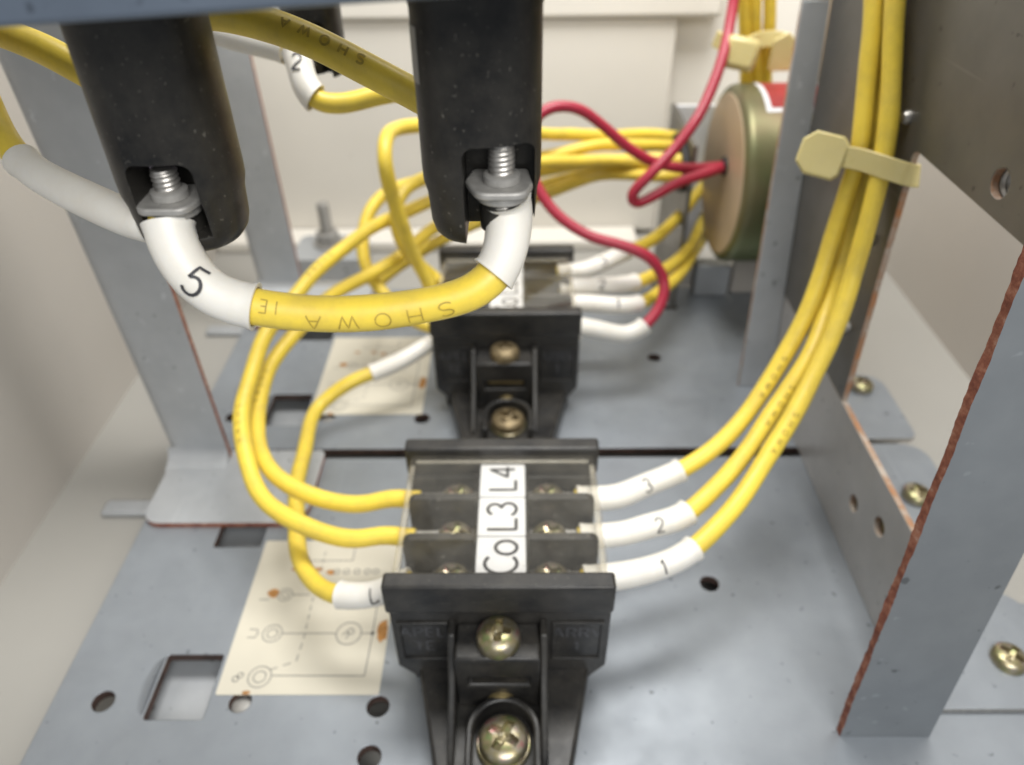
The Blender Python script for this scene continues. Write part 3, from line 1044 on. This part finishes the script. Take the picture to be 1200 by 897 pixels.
# ------------------------------------------------------------------ wires with marking sleeves
WIRE_PATHS = {
    'right_front': [(12.5, 98.4, 27.6), (15, 98.6, 27.6), (22, 99.8, 27.2), (29.1, 102.4, 26.8), (35.9, 104.9, 28.5), (45, 112.4, 32), (57.1, 124.9, 39.5), (68, 137.8, 51), (76, 150, 66.4), (78.6, 156.5, 82.4), (79.4, 159.7, 93), (79.8, 165.7, 105.8), (79.6, 170.7, 116.6), (79, 176.8, 128.4), (78, 183, 139.8)],
    'right_mid': [(12.5, 109.9, 27.6), (15, 110, 27.6), (22, 111, 27.2), (28.8, 113.9, 26.8), (37.1, 115.8, 28), (46.1, 122.1, 32), (57.8, 133.4, 40), (68.3, 145.1, 51), (76.5, 158.3, 63.8), (79.6, 165.7, 80.2), (80.6, 167.2, 90), (81, 172.5, 103.7), (81, 178.1, 114.8), (80.5, 185.2, 127), (79.5, 191.7, 139)],
    'right_rear': [(12.5, 121.4, 27.6), (15, 121.5, 27.6), (22, 122.2, 27.2), (29.5, 126.2, 27), (37.8, 128.7, 29), (46.8, 133.1, 33), (57.7, 141.4, 41), (66.8, 150.8, 53), (73.2, 159.6, 68.9), (75.7, 163.9, 84.3), (76.6, 165.6, 92.7), (77.2, 170.9, 104.2), (77, 175.8, 115.4), (76.5, 182.7, 127.5), (75.5, 189, 139.3)],
    'loop_outer': [(-23.5, 109.8, 27.6), (-25, 109.8, 27.6), (-30, 110.5, 27.6), (-37.2, 109.8, 27), (-48.5, 113.5, 27), (-58.8, 120.5, 28), (-65.8, 129.8, 30), (-69.9, 141.4, 33), (-71.2, 153.6, 37), (-70, 167.3, 41), (-66, 177.4, 45), (-59.3, 193, 48), (-48.8, 212.2, 50), (-37.1, 226.4, 51), (-25.2, 235.8, 52), (-2.5, 246.2, 54), (27.6, 256.8, 55), (49.2, 256.9, 56), (57.3, 255.1, 56)],
    'loop_inner': [(-23.5, 121.3, 27.6), (-25, 121.3, 27.6), (-30, 121.8, 27.6), (-38.3, 121.4, 26), (-50, 124.2, 26), (-59.2, 129.3, 27), (-66, 138.9, 28), (-69.9, 151.6, 30), (-69.1, 166.4, 33), (-64.2, 178.8, 36), (-58.3, 195.7, 37), (-48.9, 210.1, 37), (-38, 222.8, 38), (-26.4, 240, 40), (-2.6, 254.8, 44), (28.1, 259, 50), (49.5, 256, 52), (57.6, 254.3, 52)],
    'left_low': [(-23, 98.3, 27.3), (-25, 98.3, 27), (-31.2, 98.2, 23), (-40, 99.7, 21), (-45.4, 103.7, 19), (-51.5, 112.6, 17), (-55.9, 124, 16), (-59.4, 142.2, 14), (-61.3, 161.4, 12), (-60.8, 174.9, 12), (-53.4, 180, 15.9), (-41.7, 186, 18.1), (-34.6, 190, 19.8), (-30.1, 194, 20.5), (-24, 195, 23), (-16, 195.2, 25)],
    'rear_loop_high': [(-16, 206.8, 27.6), (-24, 206.8, 27.6), (-27.1, 205.6, 30), (-29.3, 206.4, 38), (-33.6, 204.1, 52), (-36.1, 201.7, 66), (-37.2, 200.2, 78), (-37, 205.5, 82), (-34.5, 215.7, 82), (-27.6, 224.2, 80), (-13.1, 238, 74), (9.3, 253.7, 66), (27.9, 264.4, 62), (50.4, 274.9, 58), (61, 276.7, 56)],
    'rear_loop_mid': [(-16, 218.3, 27.6), (-24, 218.3, 27.6), (-29.7, 220.3, 31), (-35, 215.6, 40), (-38.3, 216, 48), (-38.5, 217.6, 56), (-35.6, 223.2, 60), (-27.1, 232.1, 61), (-10.9, 240.6, 60), (9.2, 247.1, 59), (27.2, 253.3, 57), (48, 256.3, 55), (58.7, 261.1, 53)],
    'rear_loop_low': [(-12, 195, 24), (-24, 197, 24), (-32.3, 198.9, 26), (-42.9, 209.1, 28), (-49.9, 217.6, 34), (-52, 225, 42), (-50.3, 231.7, 48), (-44.9, 237.5, 52), (-34.1, 240.9, 55), (-14.3, 252.7, 57), (9.5, 255, 58), (27.5, 258.2, 60), (49.4, 267.3, 57), (60.1, 270.7, 55)],
    'rear_slant': [(-50.4, 234.9, 20), (-42.3, 236.4, 26), (-29.8, 239, 33), (-14.7, 243.9, 38), (9.6, 253.7, 45), (28.1, 258.3, 49), (47.6, 251.4, 52), (57.2, 252, 52)],
    'rear_right_a': [(12.5, 206.8, 27.6), (15, 206.8, 27.6), (22, 207.3, 27.6), (37.4, 206.6, 27), (48, 220, 24.6), (59.7, 240, 21.8), (70.1, 262, 21.3), (79.5, 284, 24.1), (83.9, 292, 33.4)],
    'rear_right_b': [(12.5, 212.7, 30.5), (15, 213, 30.5), (22, 213.5, 30), (37.4, 215.5, 30), (46.7, 224, 28.6), (59.3, 244, 25.2), (70.4, 266, 25.1), (79.2, 286, 28.7), (83.6, 293, 36.6)],
    'rear_right_c': [(12.5, 221.2, 30.7), (15, 221.5, 31), (22, 222, 31.5), (36.7, 229.2, 34), (46.6, 238, 34.5), (59.2, 256, 34.9), (70.7, 276, 36.1), (78.8, 288, 38.7), (84.4, 294, 43.3)],
    'red_block': [(12.5, 195.2, 27.3), (15, 195.2, 27), (22, 195.6, 25.5), (34, 197, 22.5), (40, 199, 24.7), (44.9, 203, 29.5), (46, 207, 34.9), (40.9, 209, 42.4), (31.7, 211, 46.2), (21.7, 213, 48.7), (11.6, 217, 54.4), (5.2, 222, 62.1), (2.1, 227, 69.8), (3.7, 232, 77.3), (9.8, 235, 80.9), (18.6, 237, 79.9), (26.2, 238, 75), (36.5, 239, 66.5), (45.6, 240, 60.9), (54.5, 241, 58.7), (64, 243, 58.1), (70.5, 244.9, 57.8)],
    'red_riser': [(71, 245.8, 57.7), (64.5, 241, 58), (53.9, 236, 56.3), (43.5, 230, 53.7), (37.6, 228, 52.3), (36.2, 228, 55), (40.5, 229, 60.5), (47.9, 233, 67), (56.1, 239, 75.2), (62.6, 248, 84.8), (66.9, 258, 95.1), (69.3, 266, 104.7), (70, 272, 118.3)],
    'riser_0': [(88.1, 284, 40.2), (84.5, 282, 61), (80.9, 279, 77.2), (77.2, 276, 92.1), (74.3, 274, 105.7), (71.7, 272, 120.6)],
    'riser_1': [(92.7, 285, 39.8), (89, 283, 60.6), (85.2, 280, 76.9), (81.3, 276, 92.1), (78.2, 274, 105.6), (75.4, 272, 120.6)],
    'riser_2': [(97.4, 286, 39.3), (93.5, 284, 60.2), (89.4, 281, 76.5), (85.9, 276, 92), (82.7, 274, 105.6), (79.7, 272, 120.5)],
    'front_show': [(-39, 78.6, 120.6), (-39.8, 78.2, 121), (-39.5, 76.9, 119.4), (-38.5, 75.2, 116.6), (-36.6, 73.8, 114), (-34.2, 73.1, 112.3), (-30.2, 72.9, 111.2), (-24.5, 73, 110.4), (-17.6, 73.1, 110.3), (-10.7, 73.6, 110.9), (-5.8, 74.2, 111.9), (-3, 75.1, 113.5), (-1.7, 76.8, 115.7), (-1.1, 78.8, 118.1), (-1.1, 80.6, 120.4), (-1.6, 79.2, 122.2)],
    'front_left': [(-38.6, 80.6, 120.2), (-42.2, 79.1, 118.5), (-44.9, 80.7, 118.2), (-50.6, 84.5, 118.2), (-57.6, 88.9, 119.1), (-63.4, 92.7, 120.8), (-66.7, 95.7, 123.1), (-69.3, 99.1, 125.8), (-71.5, 102.1, 129.8), (-74.4, 105.6, 134.2)],
    'front_behind_left': [(-79, 112.7, 133.8), (-74.2, 112, 132.8), (-69.5, 111, 131.4), (-64.8, 109.8, 129.7), (-60.6, 109.1, 127.2), (-55.2, 108.4, 124.5), (-49.7, 108.7, 123.2)],
    'front_behind_right': [(-48.1, 107.5, 134.6), (-43.2, 106.7, 135.2), (-38.3, 105.5, 135.2), (-32.8, 104.8, 134.2), (-26.2, 103.4, 132.2), (-19.8, 102.4, 129.2), (-13.3, 101.3, 126), (-7.7, 100.4, 123.2), (-3.2, 100.7, 121.9)],
    'far_left': [(-48.3, 169.4, 114.7), (-49.6, 169.6, 115), (-56, 170.6, 116.4), (-62.9, 171.7, 118), (-69.6, 173.1, 119.8), (-76, 174.8, 122.2), (-83.2, 178.1, 126.6)],
    'far_right': [(-47, 167.2, 115.3), (-46, 164.9, 113.8), (-44.7, 161.2, 110.7), (-42.9, 159, 107.9), (-38, 159.5, 106.8), (-32, 161.1, 107.2), (-24.9, 163.1, 107.9), (-17.8, 165, 108.7), (-10.6, 167.2, 109.7), (-5.1, 170.6, 112.3)],
}


VIEW = (0.0, -0.72, 0.7)


def wire(key, label, mat='yellow', r=2.1, sleeves=(), group=None, print_=None, lug=None, ticks=(), barrel=None, cat='wire', name=None):
    p = Path(WIRE_PATHS[key])
    sd = sum(ord(c) for c in key)
    p.wander(sd, 0.5 if not key.startswith('front') else 0.25)
    o = tube(p, 0, p.len, lambda t: r * (1 + 0.018 * math.sin(t * p.len / 5.3 + sd) + 0.012 * math.sin(t * p.len / 2.1)), 18, 0.8).build(name or mat + '_wire', mat, None, angle=60)
    tag(o, label, cat, group)
    for sl in sleeves:
        s0, s1, text, sat, flip, turn, sr = sl
        s1 = p.len + s1 if s1 <= 0 else s1
        s0 = p.len + s0 if s0 < 0 else s0
        wob = random.uniform(0, 6)
        so = tube(p, s0, s1, lambda t, w=wob, q=sr: q + 0.10 * math.sin(w + t * 5) + (0.18 if t > 0.97 or t < 0.03 else 0), 22, 0.7, 0.42).build('sleeve', 'white', o, angle=60)
        if text:
            ribbons(text_strokes(text, 3.4), 0.38, on_tube(p, sat, sr + 0.08, VIEW, flip, turn)).build('marking', 'ink', so)
    if lug:
        x, y, z, sx = lug
        MB().box(min(x, x + sx), max(x, x + sx), y - 2.2, y + 2.2, z - 0.5, z + 0.5).build('lug', 'zinc', o, bevel=0.2)
    if barrel:
        tube(p, barrel[0], barrel[1], 1.95, 18, 0.5).build('lug_barrel', 'zinc', o, angle=60)
    for s in ticks:
        ribbons(text_strokes('SHOWA', 1.3, 0, 0, 1.2, 1.0), 0.2, on_tube(p, s, r * 1.03, VIEW, -1)).build('print', 'faded', o)
    if print_:
        txt, s, h, flip, wide, turn = print_
        ribbons(text_strokes(txt, h, 0, 0, wide, 0.8), 0.2, on_tube(p, s, r, (0, -0.93, 0.28), flip, turn)).build('print', 'faded', o)
    return o, p


FS = 2.85
wire('right_front', 'yellow wire with sleeve marked 1, nearest on the front block', sleeves=[(0.5, 26.5, '1', 18, 1, 0, FS)], group='wires in the right bundle', lug=(12.5, 98.4, 27.1, -6.3), ticks=(60,))
wire('right_mid', 'yellow wire with sleeve marked 2, middle of the front block', sleeves=[(0.5, 27, '2', 18.5, 1, 0, FS)], group='wires in the right bundle', lug=(12.5, 109.9, 27.1, -6.3), ticks=(60,))
wire('right_rear', 'yellow wire with sleeve marked 3, farthest on the front block', sleeves=[(0.5, 27.5, '3', 17.5, 1, 0, FS)], group='wires in the right bundle', lug=(12.5, 121.4, 27.1, -6.3), ticks=(60,))
wire('loop_outer', 'yellow wire looping left from the middle of the front block', group='looped wires on the left', lug=(-24.2, 109.8, 27.1, 9.5), ticks=(62, 120))
wire('loop_inner', 'yellow wire looping left from the far end of the front block', group='looped wires on the left', lug=(-24.2, 121.3, 27.1, 9.5), ticks=(70,))
wire('left_low', 'yellow wire with sleeve marked 7 running back to the rear block', sleeves=[(0.5, 17.5, '7', 8.5, 1, 0.15, FS), (-34, -7, None, 0, 1, 0, 2.6)])
wire('rear_loop_high', 'yellow wire rising in a tall squared loop behind the centre housing', group='wires behind the housings')
wire('rear_loop_mid', 'yellow wire bending down to the rear block inside the tall loop', group='wires behind the housings')
wire('rear_loop_low', 'yellow wire in a low wide loop left of the rear block', group='wires behind the housings')
wire('rear_slant', 'yellow wire slanting up from under the loops to the back', group='wires behind the housings')
wire('rear_right_a', 'yellow wire at the right of the rear block, just behind red wire', sleeves=[(0.5, 26.5, '1', 19, 1, 0, FS)], group='wires right of the rear block')
wire('rear_right_b', 'yellow wire at the right of the rear block, middle of three', sleeves=[(0.5, 26.5, '2', 14, 1, 0, FS)], group='wires right of the rear block')
wire('rear_right_c', 'yellow wire at the right of the rear block, farthest of three', sleeves=[(0.5, 26.5, '3', 15.5, 1, 0, FS)], group='wires right of the rear block')
wire('red_block', 'red wire curling from the rear block up to round canister', 'red', 1.75, sleeves=[(0.5, 28.5, None, 0, 1, 0, FS)])
wire('red_riser', 'red wire doubling back from the canister and rising to the top', 'red', 1.75)
for i, w in enumerate(('left', 'middle', 'right')):
    wire('riser_%d' % i, 'yellow wire climbing behind the canister, %s of the three' % w, group='wires climbing behind the canister')
o, p = wire('front_show', 'thick yellow wire with SHOWA print joining two black housings', sleeves=[(2.0, 16.2, '5', 9.6, 1, math.radians(8), 2.65), (-10.2, -0.6, None, 0, 1, 0, 2.65)], r=2.1)
ribbons(text_strokes('SHOWA', 1.7, 0, 0, 1.5, 1.0), 0.16, on_tube(p, 30.5, 2.16, (0, -0.98, 0.05), -1)).build('print', 'faded', o)
ribbons(text_strokes('IE', 1.5, 0, 0, 1.0, 0.6), 0.16, on_tube(p, 18.0, 2.16, (0, -0.75, 0.65), -1)).build('print', 'faded', o)
wire('front_left', 'yellow wire with plain white sleeve leaving the left edge', r=1.75, sleeves=[(4.6, 30.0, None, 0, 1, 0, 2.2)], barrel=(1.6, 5.2))
wire('front_behind_left', 'yellow wire in the top left corner passing behind black housing')
o, p = wire('front_behind_right', 'shaded yellow wire running between the two black housings')
ribbons(text_strokes('SHOWA', 1.2, 0, 0, 1.3, 1.1), 0.3, on_tube(p, 24, 2.165, VIEW, -1)).build('print', 'faded', o)
wire('far_left', 'yellow wire with white sleeve left of the small blurred housing', sleeves=[(1.5, 30, None, 0, 1, 0, 2.9)])
wire('far_right', 'yellow wire bending right below the small blurred housing', sleeves=[(0.5, 12, '2', 5, 1, 1.2, 2.9)])


# ------------------------------------------------------------------ cable ties
def strap(pts, axis, width, thick, closed=False):
    """flat strap along pts with its width along axis."""
    p = Path(pts, 0.8)
    A = Vector(axis).normalized()
    vs, fs = [], []
    n = len(p.p)
    for i in range(n):
        T = p.tan(p.s[i])
        w = (A - T * A.dot(T)).normalized()
        nn = T.cross(w)
        for a, b in ((-1, -1), (1, -1), (1, 1), (-1, 1)):
            vs.append(p.p[i] + w * (a * width / 2) + nn * (b * thick / 2))
        if i:
            k = 4 * i
            for j in range(4):
                j2 = (j + 1) % 4
                fs.append((k - 4 + j, k - 4 + j2, k + j2, k + j))
    fs += [(3, 2, 1, 0), (4 * n - 4, 4 * n - 3, 4 * n - 2, 4 * n - 1)]
    return MB().add(vs, fs)


ct = thing('cable_tie', 'yellowed nylon cable tie around the right bundle of yellow wires', 'cable tie', group='cable ties')
strap([(70.5, 166.0, 92.2), (75.4, 161.6, 92.9), (79.4, 156.9, 92.8), (82.6, 154.9, 92.3), (85.2, 154.6, 91.6), (86.9, 156.6, 91.0), (87.0, 160.5, 90.2)], (-0.05, 0.35, 0.93), 4.7, 1.1).build('strap', 'nylon', ct, bevel=0.2)
hd = MB().prism(rounded([(-5.2, -2.6), (-2.6, -4.8), (3.6, -4.8), (4.8, -3.4), (4.8, 3.4), (3.2, 4.8), (-2.8, 4.8), (-5.2, 2.4)], 0.5), 'y', -2.1, 2.1).build('head', 'nylon', ct, bevel=0.6, seg=2)
hd.location = Vector((69.0, 166.6, 91.9)) * MM
hd.rotation_euler = (math.radians(-24), math.radians(6), math.radians(-26))

ct2 = thing('cable_tie', 'pale nylon cable tie above the canister around rising wires', 'cable tie', group='cable ties')
strap([(64.5, 263, 94.0), (68, 258.5, 92.5), (74, 262, 91.5), (80, 268, 92), (86, 269, 92.3), (90, 266, 91.5)], (0, 0.2, 0.97), 5.0, 1.3).build('strap', 'nylon', ct2, bevel=0.2)
hd = MB().box(-5.5, 5.5, -3.6, 3.6, -5, 5).build('head', 'nylon', ct2, bevel=1.8, seg=2)
hd.location = Vector((71.6, 257.4, 90.6)) * MM
hd.rotation_euler = (math.radians(-15), math.radians(10), math.radians(-10))
MB().prism(rounded([(82.5, 84.5), (89.5, 84.5), (90.5, 93), (87, 96.5), (82.5, 94)], 1.0), 'y', 258.8, 260.2).build('mount', 'nylon', ct2, bevel=0.3)

# ------------------------------------------------------------------ round canister, its support, the rear bracket
dr = thing('round_canister', 'brownish gold round metal canister with red label and red wires', 'canister')
CX, CY, CZ, CR = 70.0, 249.0, 53.0, 29.5
ax = lambda p: (CX + p[2], CY + p[0], CZ + p[1])
MB().lathe([(CR - 2.6, 0.0), (CR - 1.5, 0.25), (CR - 0.6, 0.9), (CR - 0.1, 2.0), (CR, 3.2), (CR, 30), (CR + 1.2, 31), (CR + 1.2, 33)], 72, tr=ax).build('shell', 'drum', dr, angle=40)
MB().lathe([(CR - 3.0, -0.3), (CR - 2.7, 0.05)], 64, tr=ax).build('face', 'drumface', dr)
for nm, mt, dx, da, off in (('label_border', 'label', 0.0, 0.0, 0.05), ('label', 'redlab', 1.6, 3.5, 0.12)):
    vs, fs = [], []
    for k in range(11):
        a = math.radians((-34 + da) + (62 - 2 * da) * k / 10)
        for x in (CX + 7 + dx, CX + 28 - dx):
            vs.append((x, CY - (CR + off) * math.sin(a), CZ + (CR + off) * math.cos(a)))
    for k in range(10):
        fs.append((2 * k, 2 * k + 1, 2 * k + 3, 2 * k + 2))
    MB().add(vs, fs).build(nm, mt, dr)

MB().lathe([(3.1, -1.6), (3.1, 0.2)], 28, tr=lambda p: (CX + p[2], 244.8 + p[0], 57.9 + p[1])).build('grommet', 'rubber', dr, bevel=0.3)
MB().box(104, 106, 214, 286, -14.9, 150).build('support', 'drumface', dr)
MB().box(103, 104, CY - 4, CY + 4, CZ - 4, CZ + 4).build('stem', 'zinc', dr)

bk = thing('rear_bracket', 'small steel bracket with painted reflection behind the red wires, wires entering its slot', 'bracket')
sheet('web', [(247, -14.9), (292, -14.9), (292, 64), (247, 64)], [], 'x', 58.5, 60, ['web'], bk)
MB().box(60.05, 76, 290.4, 292, -14.9, 63.5).build('flange', 'label', bk, bevel=0.3)  # white stands in for a bright reflection on the steel
gr = [(262 + 14.5 * math.cos(a), 52.5 + 9.5 * math.sin(a)) for a in [2 * math.pi * k / 32 for k in range(32)]]
gi = [(262 + 12.0 * math.cos(a), 52.5 + 7.4 * math.sin(a)) for a in [2 * math.pi * k / 32 for k in range(32)]]
sheet('slot_edging', gr, [gi], 'x', 56.4, 58.4, ['rubber'], bk, 0.4)
MB().box(68.5, 82, 256, 262.5, 0.05, 13.5).build('foot', 'post', bk, bevel=0.6)
MB().box(83.5, 96, 258, 262, 0.05, 20).build('foot', 'wall', bk, bevel=0.6)

# bolt on the floor at the back left
bo = thing('anchor_bolt', 'upright threaded bolt with nut on a grey foot at back left', 'bolt')
sheet('foot', rounded(rect(-102, -70, 296, 320), 4), [], 'z', -14.95, -4.4, ['post', 'post'], bo, 0.5)
MB().lathe([(7.0, -4.35), (7.0, -3.2)], 28, tr=lambda p: (p[0] - 87.6, p[1] + 311, p[2])).build('washer', 'zinc', bo, bevel=0.2)
MB().prism(circle(-87.6, 311, 5.4, 6), 'z', -3.15, 1.8).build('nut', 'zinc', bo, bevel=0.4)
threaded(MB(), (-87.6, 311), 2.8, 1.85, 15.5, 0.9, 0.3).build('stud', 'zinc', bo, angle=60)


# ------------------------------------------------------------------ circuit stickers on the plates
def sticker(dy, label):
    s = sheet('diagram_sticker', rounded(rect(-68.3, -31.8, 88.4 + dy, 132.2 + dy), 0.4), [], 'z', 0.03, 0.16, ['paper'], None)
    tag(s, label, 'sticker', 'circuit diagram stickers')
    surf = lambda u, v: (u, v + dy, 0.20)
    st = []
    for cx, cy, r in ((-59.1, 114.9, 1.8), (-59.1, 114.9, 0.9), (-59.5, 103.9, 2.3), (-59.5, 103.9, 1.25), (-59.5, 92.7, 2.6), (-59.5, 92.7, 1.4), (-41.2, 103.9, 3.0)):
        c = circle(cx, cy, r, 20)
        st.append(c + [c[0]])
    st += [[(-57.3, 114.9), (-53.0, 114.9)], [(-57.2, 103.9), (-44.2, 103.9)], [(-38.2, 103.9), (-35.5, 103.9)],
           [(-35.6, 118), (-35.5, 103.9), (-35.7, 92.9), (-56.9, 93.0)], [(-65.2, 113.5), (-62.6, 113.5)],
           [(-57, 125.5), (-44, 125.5), (-44, 130)]]
    path = [(-57.7, 94.4), (-52.1, 96.6), (-51.7, 102.5), (-51.9, 112.8), (-51.6, 129.5)]
    for a, b in zip(path, path[1:]):
        n = max(1, int(math.hypot(b[0] - a[0], b[1] - a[1]) / 2.2))
        for k in range(n):
            q = lambda t: (a[0] + (b[0] - a[0]) * t, a[1] + (b[1] - a[1]) * t)
            st.append([q(k / n), q((k + 0.6) / n)])
    mb = ribbons(st, 0.26, surf)
    for ch, x, y, h in (('8', -64.4, 92.6, 2.6), ('U', -64.0, 103.9, 2.4), ('R', -41.2, 103.9, 2.6)):
        if ch == 'U':
            ribbons([[(x - 1.2, y + 1.1), (x + 0.6, y + 1.1), (x + 1.1, y), (x + 0.6, y - 1.1), (x - 1.2, y - 1.1)]], 0.28, surf, mb)
        else:
            ribbons(text_strokes(ch, h), 0.28, lambda u, v, x=x, y=y: (x + (u + v) * 0.7, y + dy + (v - u) * 0.7, 0.2), mb)
    for k, x in enumerate((-47.5, -45.0, -42.3, -39.6, -37.4)):
        c = circle(x, 122.0, 0.75, 10)
        ribbons([c + [c[0]]], 0.32, surf, mb)
    c = circle(-35.5, 103.9, 0.28, 10)
    ribbons([c + [c[0]]], 0.5, surf, mb)
    mb.build('diagram', 'grey', s)
    for k, (x, y, r, e) in enumerate(((-62.1, 115.4, 1.5, 0.9), (-58.4, 122.8, 1.0, 0.6), (-52.4, 122.7, 1.2, 0.6), (-49.0, 121.8, 1.2, 0.7), (-33.2, 104.6, 1.3, 2.6), (-61.6, 88.9, 1.0, 0.5))):
        rnd = random.Random(k + int(dy))
        pts = [(x + r * (0.75 + 0.4 * rnd.random()) * math.cos(2 * math.pi * i / 18), y + dy + r * e * (0.75 + 0.4 * rnd.random()) * math.sin(2 * math.pi * i / 18), 0.19) for i in range(18)]
        MB().add(pts, [tuple(range(18))]).build('stain', 'stain', s, smooth=False)
    return s


sticker(0, 'cream circuit diagram sticker on the plate left of the front block')
sticker(96.0, 'cream circuit diagram sticker on the plate left of the rear block')


# ------------------------------------------------------------------ put each thing's origin at its base
bpy.context.view_layer.update()
for o in list(scene.objects):
    if o.type == 'EMPTY' and o.parent is None:
        pts = []

        def walk(c):
            if c.type == 'MESH':
                pts.extend(c.matrix_world @ Vector(q) for q in c.bound_box)
            for g in c.children:
                walk(g)
        walk(o)
        lo = Vector([min(p[i] for p in pts) for i in range(3)])
        hi = Vector([max(p[i] for p in pts) for i in range(3)])
        b = Vector(((lo.x + hi.x) / 2, (lo.y + hi.y) / 2, lo.z))
        d = b - o.location
        o.location = b
        for c in o.children:
            c.location = c.location - d
